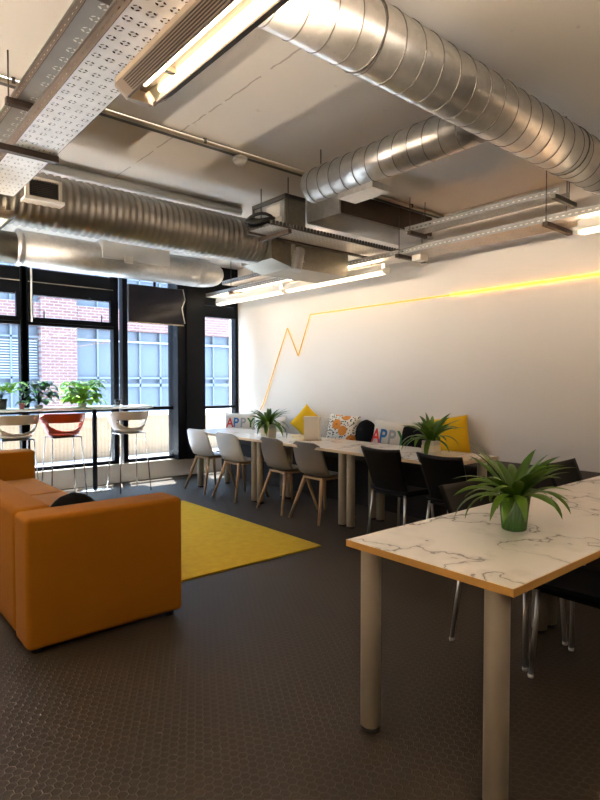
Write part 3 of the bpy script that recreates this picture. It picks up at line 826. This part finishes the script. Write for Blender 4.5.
def make_black_chair(label, group):
    r = thing('black_chair', label, 'chair', (0, 0, 0), 0, group)
    b = B()
    def seat(u, v):
        x = -.20+.41*v; s = (u-.5)*2
        return Vector((x, s*.215, .445+.012*abs(s)**3+.012*(1-v)-(.02*max(0, v-.85)/.15)))
    gridsurf(b, 13, 13, seat); o = part('seat', b, M['black_plastic'], r)
    md = o.modifiers.new('thick', 'SOLIDIFY'); md.thickness = .022
    b = B()
    def back(u, v):
        s = (u-.5)*2; z = .42+.40*v
        w = .19+.03*v
        return Vector((-.19-.155*v**1.15+.022*abs(s)**2, s*w, z+.012*(abs(s)**2)*v))
    gridsurf(b, 15, 15, back); o = part('backrest', b, M['black_plastic'], r)
    md = o.modifiers.new('thick', 'SOLIDIFY'); md.thickness = .016
    part('seat_frame', box(B(), (-.20, -.185, .41), (.165, .185, .43), .004), M['black_plastic'], r)
    for sx, sy in ((1, 1), (1, -1), (-1, 1), (-1, -1)):
        px, py = (.165 if sx > 0 else -.195), sy*.18
        fx_, fy = (.185 if sx > 0 else -.235), sy*.21
        lg = part('leg', tube(B(), [(px, py, .43), (fx_, fy, .008)], .0115, 12), M['steel_leg'], r, label='chrome leg')
        part('glide', lathe(B(), [(.013, 0), (.0145, .006), (.0145, .016)], 14, (fx_, fy, 0)), M['glide'], lg, label='white foot glide')
    return r
GB = 'black plastic chairs with chrome legs'
bc = make_black_chair('black plastic chair beside the grey chairs at the wall tables', GB)
bc.location = (3.985, 3.28, 0)
dup(bc, (3.985, 2.66, 0), math.radians(-2), 'black plastic chair at the right end of the wall tables')
dup(bc, (2.80, 1.555, 0), -PI/2, 'black chair at the far side of the foreground table, behind the green pot')
dup(bc, (4.05, 1.58, 0), -PI/2, 'black chair at the far side of the foreground table near the right edge')
dup(bc, (2.76, 1.135, 0), PI/2, 'black chair tucked under the near side of the foreground table')

# bar stools facing +Y (towards the windows)
def make_stool(label, m, group):
    r = thing('bar_stool', label, 'stool', (0, 0, 0), 0, group)
    b = B()
    def seat(u, v):
        rr = .17*v; a = 2*PI*u
        return Vector((rr*1.06*math.cos(a), rr*.98*math.sin(a), .755+.03*v**3))
    gridsurf(b, 41, 7, seat)
    bmesh.ops.remove_doubles(b, verts=b.verts, dist=.0005)
    s = part('seat', b, m, r); md = s.modifiers.new('thick', 'SOLIDIFY'); md.thickness = .012
    b = B()
    def back(u, t):
        a = -PI/2 + (u-.5)*2*math.radians(112)
        edge = abs(u-.5)*2
        top = .245 - .09*(max(0, edge-.5)/.5)**1.5
        rr = .168+.082*t**.7
        return Vector((rr*1.06*math.cos(a), rr*.98*math.sin(a), .783+top*t))
    hole = lambda u, t: abs(u-.5) < .27 and .12+2.2*abs(u-.5)**2*2 < t < .56
    gridsurf(b, 57, 23, back, hole)
    o = part('backrest', b, m, r); md = o.modifiers.new('thick', 'SOLIDIFY'); md.thickness = .012
    md = o.modifiers.new('soft', 'SUBSURF'); md.levels = 1; md.render_levels = 1
    part('seat_bracket', box(B(), (-.17, -.145, .737), (.17, .145, .750), .004), M['chrome'], r)
    for sx, sy in ((1, 1), (1, -1), (-1, 1), (-1, -1)):
        part('leg', tube(B(), [(sx*.165, sy*.14, .745), (sx*.205, sy*.215, 0)], .0075, 10), M['chrome'], r, label='thin chrome leg')
    return r
GS = 'bar stools at the window table'
st = make_stool('cream bar stool at the left edge of the window table', M['cream_shell'], GS)
st.location = (1.70, 7.08, 0)
dup(st, (3.06, 7.08, 0), 0, 'cream bar stool at the right end of the window table')
rs = make_stool('red orange bar stool at the window table between the cream ones', M['red_shell'], GS)
rs.location = (2.235, 7.08, 0)

bt = thing('bar_table', 'long white high table along the windows behind the bar stools', 'table', (2.0, 7.36, 0))
part('tabletop', box(B(), (.6, 7.18, 1.052), (3.46, 7.56, 1.080), .006), M['ceramic_white'], bt, True)
for x in (.95, 2.72):
    part('pedestal', lathe(B(), [(.03, .02), (.03, 1.05)], 24, (x, 7.36, 0)), M['black_frame'], bt, True, 'black pedestal pole')
    part('base_disc', lathe(B(), [(.21, 0), (.21, .008), (.10, .02), (.05, .028), (.03, .034)], 40, (x, 7.36, 0)), M['chrome'], bt, True, 'round chrome base')

# sofa
sf = thing('sofa', 'mustard yellow upholstered sofa seen from its near arm', 'sofa', (1.2, 4.7, 0))
SX0, SX1, SY0, SY1 = .772, 1.648, 3.045, 6.32
def soft_box(lo, hi, bev=.03):
    b = B(); box(b, lo, hi, bev, 4)
    for f in b.faces: f.smooth = True
    return b
def arm(y0, y1):
    b = B()
    prism(b, [(SX0+.195, .05), (SX1, .05), (SX1, .70), (SX1-.02, .722), (SX0+.195, .735)], 'Y', y0, y1)
    bmesh.ops.bevel(b, geom=list(b.edges), offset=.022, segments=3, profile=.5, affect='EDGES')
    for f in b.faces: f.smooth = True
    return b
b = soft_box((SX0, SY0-.004, .03), (SX1, SY0+.24, .712), .028); part('armrest', b, M['mustard'], sf, True)
part('armrest', soft_box((SX0+.19, SY1-.24, .05), (SX1, SY1, .715), .028), M['mustard'], sf, True)
part('backrest', soft_box((SX0-.01, SY0+.20, .06), (SX0+.195, SY1, .728), .035), M['mustard'], sf, True)
part('base', soft_box((SX0+.18, SY0+.22, .06), (SX1-.02, SY1-.22, .29), .02), M['mustard'], sf, True)
n = 3; w = (SY1-SY0-.48)/n
for k in range(n):
    part('seat_cushion', soft_box((SX0+.18, SY0+.24+k*w+.003, .288), (SX1-.005, SY0+.24+(k+1)*w-.003, .44), .03), M['mustard'], sf, True)
for x, y in ((SX0+.06, SY0+.06), (SX1-.06, SY0+.06), (SX0+.06, SY1-.06), (SX1-.06, SY1-.06), (SX0+.06, 4.7), (SX1-.06, 4.7)):
    part('foot', lathe(B(), [(.025, 0), (.03, .062)], 16, (x, y, 0)), M['rubber'], sf, True, 'short black foot')

def cushion_bm(w, h, t, n=19, pinch=.06):
    b = B()
    def f(sgn):
        def g(u, v):
            a, c = (u-.5)*2, (v-.5)*2
            k = ((1-abs(a)**3)*(1-abs(c)**3))**.55 if abs(a) < 1 and abs(c) < 1 else 0
            x = a*w/2*(1-pinch*(1-abs(c)**2)*abs(a)**2*.9); z = c*h/2*(1-pinch*(1-abs(a)**2)*abs(c)**2*.9)
            return Vector((x, sgn*t/2*k, z+h/2))
        return g
    gridsurf(b, n, n, f(-1)); gridsurf(b, n, n, f(1))
    bmesh.ops.remove_doubles(b, verts=b.verts, dist=.0004)
    return b
def cushion(name, label, m, loc, rz, w, h, t, tilt=-12, roll=0, group='cushions along the wall bench'):
    o = mesh_obj(name, cushion_bm(w, h, t), m); o.location = loc
    R = Matrix.Rotation(math.radians(rz), 4, 'Z') @ Matrix.Rotation(math.radians(tilt), 4, 'X') @ Matrix.Rotation(math.radians(roll), 4, 'Y')
    o.rotation_euler = R.to_euler()
    return tag(o, label, 'cushion', group)
def round_cushion(label, loc, rad, h, squash, rz, group):
    b = B(); lathe(b, [(rad*.6, 0)]+[(rad*math.sqrt(max(0, 1-((k/16)*1.7-.7)**2)), h*k/16) for k in range(1, 16)]+[(.012, h)], 32)
    o = mesh_obj('round_cushion', b, M['c_black'], True); o.scale = (squash, 1, 1); o.location = loc; o.rotation_euler = (0, 0, rz)
    return tag(o, label, 'cushion', group)
round_cushion('black rounded cushion on the sofa seat behind the near arm', (1.125, 3.40, .437), .165, .315, .5, PI/2, None)

# rug
b = B(); box(b, (1.70, 3.545, .001), (3.235, 5.95, .012))
o = solo('rug', b, M['rug'], 'golden yellow rug on the dark carpet in front of the sofa', 'rug')

# bench along the wall
bn = thing('wall_bench', 'dark upholstered bench along the right wall behind the tables', 'bench', (4.86, 4.7, 0))
part('base', box(B(), (4.68, .60, .0), (XR-.005, 7.40, .50)), M['bench'], bn, True)
part('seat_pad', soft_box((4.62, .58, .50), (XR-.005, 7.42, .62), .025), M['bench'], bn, True)

# cushions on the bench
CX, CZ = 4.93, .618
def letters(parent, w, h, t, text, cols, size, x0, z0, step):
    dg = bpy.context.evaluated_depsgraph_get()
    for i, (ch, c) in enumerate(zip(text, cols)):
        cu = bpy.data.curves.new('glyph', 'FONT'); cu.body = ch; cu.size = size; cu.offset = size*.022
        to = bpy.data.objects.new('glyph', cu); COL.objects.link(to)
        dg = bpy.context.evaluated_depsgraph_get()
        me = bpy.data.meshes.new_from_object(to.evaluated_get(dg))
        bpy.data.objects.remove(to)
        b = B(); b.from_mesh(me); bpy.data.meshes.remove(me)
        bmesh.ops.triangulate(b, faces=b.faces)
        bmesh.ops.subdivide_edges(b, edges=b.edges, cuts=3, use_grid_fill=True)
        for v in b.verts:
            x, z = v.co.x*.82 + x0 + i*step, v.co.y + z0
            a, cc = x/(w/2), (z-h/2)/(h/2)
            k = ((1-min(1, abs(a))**3)*(1-min(1, abs(cc))**3))**.55
            v.co = Vector((x, -t/2*k-.004, z))
        part('letter', b, c, parent, label='printed letter %s' % ch)
INK = [M['ink_red'], M['ink_blue'], M['ink_grey'], M['ink_green']]
c1 = cushion('letter_cushion', 'white cushion with coloured letters at the window end of the bench', M['c_white'], (4.76, 7.02, CZ), -44, .46, .33, .14, -14)
letters(c1, .46, .33, .14, 'APPY', INK, .20, -.20, .105, .105)
cushion('plain_cushion', 'plain white cushion behind the potted plant on the wall table', M['c_white'], (4.93, 6.45, CZ), -80, .42, .31, .13, -14)
cushion('yellow_cushion', 'yellow cushion standing on its corner left of the beige cushion', M['c_yellow'], (4.90, 5.84, CZ+.118), -64, .35, .35, .12, -12, 40)
cushion('beige_cushion', 'beige printed cushion between the yellow and orange floral ones', M['beige'], (4.95, 5.36, CZ), -86, .43, .34, .13, -11)
cushion('floral_cushion', 'orange floral cushion with black dots on the bench', M['floral'], (4.86, 5.0, CZ), -78, .46, .39, .14, -14, 3)
round_cushion('black rounded cushion between the floral and lettered cushions', (4.98, 4.66, CZ), .165, .335, .55, 0, 'cushions along the wall bench')
c2 = cushion('letter_cushion', 'white cushion with coloured letters behind the black chair', M['c_white'], (4.92, 4.26, CZ), -74, .48, .345, .14, -14, 4)
letters(c2, .48, .345, .14, 'APPY', INK, .225, -.225, .075, .108)
cushion('dark_cushion', 'black cushion partly hidden behind the potted plant by the yellow cushion', M['c_black'], (4.98, 3.97, CZ), -84, .40, .29, .13, -10, 6)
cushion('yellow_cushion', 'yellow cushion at the right end of the row, behind the potted plant', M['c_yellow'], (4.93, 3.45, CZ+.03), -72, .44, .40, .14, -12, -9)

# ------------------------------------------------------------------ plants and table objects
def strap_leaves(n, length, width, seed, up=.9, droop=1.0, base_z=0, spread=.02):
    b = B(); rnd = random.Random(seed)
    for i in range(n):
        az = i*2.39996+rnd.uniform(-.25, .25); L = length*rnd.uniform(.72, 1.08)
        el = math.radians(rnd.uniform(22, 80) if i > n*.25 else rnd.uniform(62, 86))
        w = width*rnd.uniform(.75, 1.1); p = Vector((spread*math.cos(az), spread*math.sin(az), base_z)); seg = 11
        bend = droop*rnd.uniform(.75, 1.25)*(1.35 if el < 1.0 else .9)
        rows = []; tw = rnd.uniform(-.4, .4)
        for k in range(seg+1):
            t = k/seg
            e = el - bend*t*1.35
            d = Vector((math.cos(az)*math.cos(e), math.sin(az)*math.cos(e), math.sin(e)))
            side = Vector((-math.sin(az), math.cos(az), 0)); nrm = side.cross(d)
            ww = w*(.35+.65*math.sin(min(1, t*1.6)*PI/2))*(1-t**3.2)*.5+.0006
            sd_ = (side*math.cos(tw*t)+nrm*math.sin(tw*t))
            rows.append([bm_v(b, p-sd_*ww+nrm*ww*.25), bm_v(b, p), bm_v(b, p+sd_*ww+nrm*ww*.25)])
            p = p + d*(L/seg)
        for a, c in zip(rows, rows[1:]):
            for k in range(2):
                f = b.faces.new((a[k], a[k+1], c[k+1], c[k])); f.smooth = True
    return b
def bm_v(b, p): return b.verts.new(p)

pg = thing('potted_plant', 'strap leaved plant in a green glazed pot on the foreground table', 'plant', (2.285, 1.267, .762))
b = B(); seg = 48; rings = []
for r, z in ((.045, 0), (.050, .004), (.057, .08), (.064, .142), (.066, .152), (.060, .152), (.056, .12)):
    rings.append([b.verts.new(((r+.0012*math.cos(k*PI))*math.cos(2*PI*k/seg), (r+.0012*math.cos(k*PI))*math.sin(2*PI*k/seg), z)) for k in range(seg)])
for a, c in zip(rings, rings[1:]):
    for k in range(seg): b.faces.new((a[k], a[(k+1) % seg], c[(k+1) % seg], c[k]))
b.faces.new(rings[0]); b.faces.new(rings[-1])
part('pot', b, M['pot_green'], pg)
part('soil', lathe(B(), [(.0555, .121), (.03, .128), (.004, .13)], 20), M['soil'], pg)
part('foliage', strap_leaves(46, .30, .056, 11, droop=.98, base_z=.128, spread=.016), M['leaf'], pg)

def planter(label, loc, s, h, seed, ln, rz):
    r = thing('planter_plant', label, 'plant', loc, math.radians(rz), 'plants in pale square planters')
    b = B(); box(b, (-s/2, -s/2, 0), (s/2, s/2, h), .004)
    part('planter', b, M['planter_white'], r)
    part('rim', box(B(), (-s/2+.008, -s/2+.008, h), (s/2-.008, s/2-.008, h+.003)), M['soil'], r, label='dark soil')
    part('wood_band', box(B(), (-s/2-.003, -s/2-.003, h*.32), (s/2+.003, s/2+.003, h*.72), .002), M['card'], r, label='pale wooden band')
    part('foliage', strap_leaves(40, ln, .054, seed, droop=1.15, base_z=h-.01, spread=.02), M['leaf'], r)
    return r
planter('strap leaved plant in a pale square planter, on the table by the white chairs', (3.86, 5.12, .762), .125, .165, 5, .30, 8)
planter('strap leaved plant in a pale square planter, behind the second black chair', (4.0, 2.99, .762), .115, .14, 8, .33, 10)

cb = thing('card_box', 'cream upright box standing on the wall table by the yellow cushion', 'box', (4.13, 4.68, .762), math.radians(-60))
part('body', box(B(), (-.085, -.035, 0), (.085, .035, .245), .003), M['card'], cb)
part('lid', box(B(), (-.087, -.037, .225), (.087, .037, .262), .003), M['card'], cb)
part('foot_strip', box(B(), (-.10, -.05, 0), (.10, .05, .006)), M['leg_wood'], cb)

# plants on the bar table
BZ = 1.080
def blade(b, p, d, L, w, droop, n=8):
    """a broad drooping leaf from point p heading d"""
    d = Vector(d).normalized(); side = d.cross(Vector((0, 0, 1)))
    if side.length < .1: side = Vector((1, 0, 0))
    side.normalize(); rows = []; p = Vector(p)
    for k in range(n+1):
        t = k/n; ww = w*math.sin(PI*(t**.75))*.5+.0008
        nn = side.cross(d).normalized()
        rows.append([b.verts.new(p-side*ww+nn*ww*.2), b.verts.new(p), b.verts.new(p+side*ww+nn*ww*.2)])
        p = p+d*(L/n); d = (d+Vector((0, 0, -droop/n))).normalized()
    for a, c in zip(rows, rows[1:]):
        for k in range(2):
            f = b.faces.new((a[k], a[k+1], c[k+1], c[k])); f.smooth = True
def leafy(n, R, H, L, w, seed, droop, lo=.2):
    lv, sm_ = B(), B(); rnd = random.Random(seed)
    for i in range(n):
        az = i*2.4+rnd.uniform(-.4, .4); rr = R*math.sqrt(rnd.uniform(.05, 1)); hh = H*rnd.uniform(lo, 1)
        p = Vector((rr*math.cos(az), rr*math.sin(az), hh))
        tube(sm_, [(0, 0, 0), (p.x*.3, p.y*.3, hh*.65), p], .0035, 5)
        blade(lv, p, (math.cos(az), math.sin(az), rnd.uniform(.1, .7)), L*rnd.uniform(.75, 1.1), w*rnd.uniform(.8, 1.1), droop)
    return lv, sm_
def bar_plant(label, loc, potprof, pm, fol, lm):
    r = thing('windowsill_plant', label, 'plant', loc, 0, 'plants on the window table')
    part('pot', lathe(B(), potprof, 24), pm, r)
    h = potprof[-1][1]
    for nm, b, m in (('foliage', fol[0], lm), ('stems', fol[1], M['leaf_dark'])):
        bmesh.ops.translate(b, verts=b.verts, vec=(0, 0, h)); part(nm, b, m, r)
    return r
bar_plant('bushy bright green plant in a white pot on the window table', (2.56, 7.34, BZ), [(.045, 0), (.055, .04), (.06, .055)], M['ceramic_white'],
          leafy(90, .18, .27, .16, .11, 4, 1.9, .08), M['leaf_bright'])
lv, sm2 = leafy(16, .20, .22, .20, .13, 9, 1.5, .25)
bar_plant('tall leafy plant in a black pot at the left end of the window table', (1.62, 7.34, BZ), [(.05, 0), (.062, .09), (.066, .125)], M['pot_black'], (lv, sm2), M['leaf_bright'])
lv, sm2 = leafy(40, .14, .28, .16, .12, 21, 2.0, .08)
bar_plant('dark leaved plant beside the window post, right of the small pink pot', (2.04, 7.36, BZ), [(.045, 0), (.05, .035), (.05, .045)], M['ceramic_white'], (lv, sm2), M['leaf_dark'])
pk = thing('small_pot', 'small pink pot on the window table beside the black pot', 'pot', (1.83, 7.30, BZ), 0, 'small pots on the window table')
part('pot', lathe(B(), [(.024, 0), (.03, .05), (.032, .055)], 20), M['pot_pink'], pk)
part('rim', lathe(B(), [(.032, .055), (.036, .056), (.036, .068), (.028, .068)], 20), M['pot_pink'], pk)
part('sprout', strap_leaves(7, .06, .012, 2, droop=.4, base_z=.06, spread=.006), M['leaf'], pk)
dk = thing('small_pot', 'small dark pot on a white saucer near the right end of the window table', 'pot', (3.05, 7.40, BZ), 0, 'small pots on the window table')
part('saucer', lathe(B(), [(.04, 0), (.07, .012), (.068, .014)], 24), M['ceramic_white'], dk)
part('pot', lathe(B(), [(.032, .014), (.042, .05), (.048, .085), (.044, .085)], 24), M['pot_black'], dk)

# ------------------------------------------------------------------ light
sun = bpy.data.lights.new('sun', 'SUN'); sun.energy = 26; sun.color = (1, .95, .86); sun.angle = math.radians(.6)
so = bpy.data.objects.new('sun', sun); COL.objects.link(so)
dirv = Vector((-.10, -.28, -1)).normalized()
so.rotation_euler = dirv.to_track_quat('-Z', 'Y').to_euler(); so.location = (4, 12, 14)
W = bpy.data.worlds.new('sky'); S.world = W; W.use_nodes = True
bg = W.node_tree.nodes['Background']; bg.inputs[0].default_value = (.58, .77, 1, 1); bg.inputs[1].default_value = 3.5
for x0, x1 in ((.27, 1.915), (2.01, 3.10), (3.30, 4.0), (4.46, 5.1)):
    a = bpy.data.lights.new('window_portal', 'AREA'); a.shape = 'RECTANGLE'; a.size = x1-x0; a.size_y = 2.85
    a.cycles.is_portal = True
    ao = bpy.data.objects.new('window_portal', a); COL.objects.link(ao)
    ao.location = ((x0+x1)/2, YW+.2, 1.74); ao.rotation_euler = (-PI/2, 0, 0)

# ------------------------------------------------------------------ camera and colour
cam = bpy.data.cameras.new('camera'); co = bpy.data.objects.new('camera', cam); COL.objects.link(co)
cam.sensor_fit = 'VERTICAL'; cam.sensor_height = 24; cam.lens = 568/800*24; cam.clip_start = .05; cam.clip_end = 200
co.location = (0, 0, 1.40); co.rotation_euler = (math.radians(90-1.8), 0, math.radians(-40.2))
S.camera = co
vs = S.view_settings
vs.view_transform = 'Standard'; vs.look = 'None'; vs.gamma = 1; vs.use_curve_mapping = False; vs.exposure = 1.8
S.cycles.use_denoising = True
S.cycles.max_bounces = 10; S.cycles.diffuse_bounces = 5; S.cycles.glossy_bounces = 4; S.cycles.transparent_max_bounces = 24
S.cycles.sample_clamp_indirect = 6
S.cycles.caustics_reflective = False; S.cycles.caustics_refractive = False
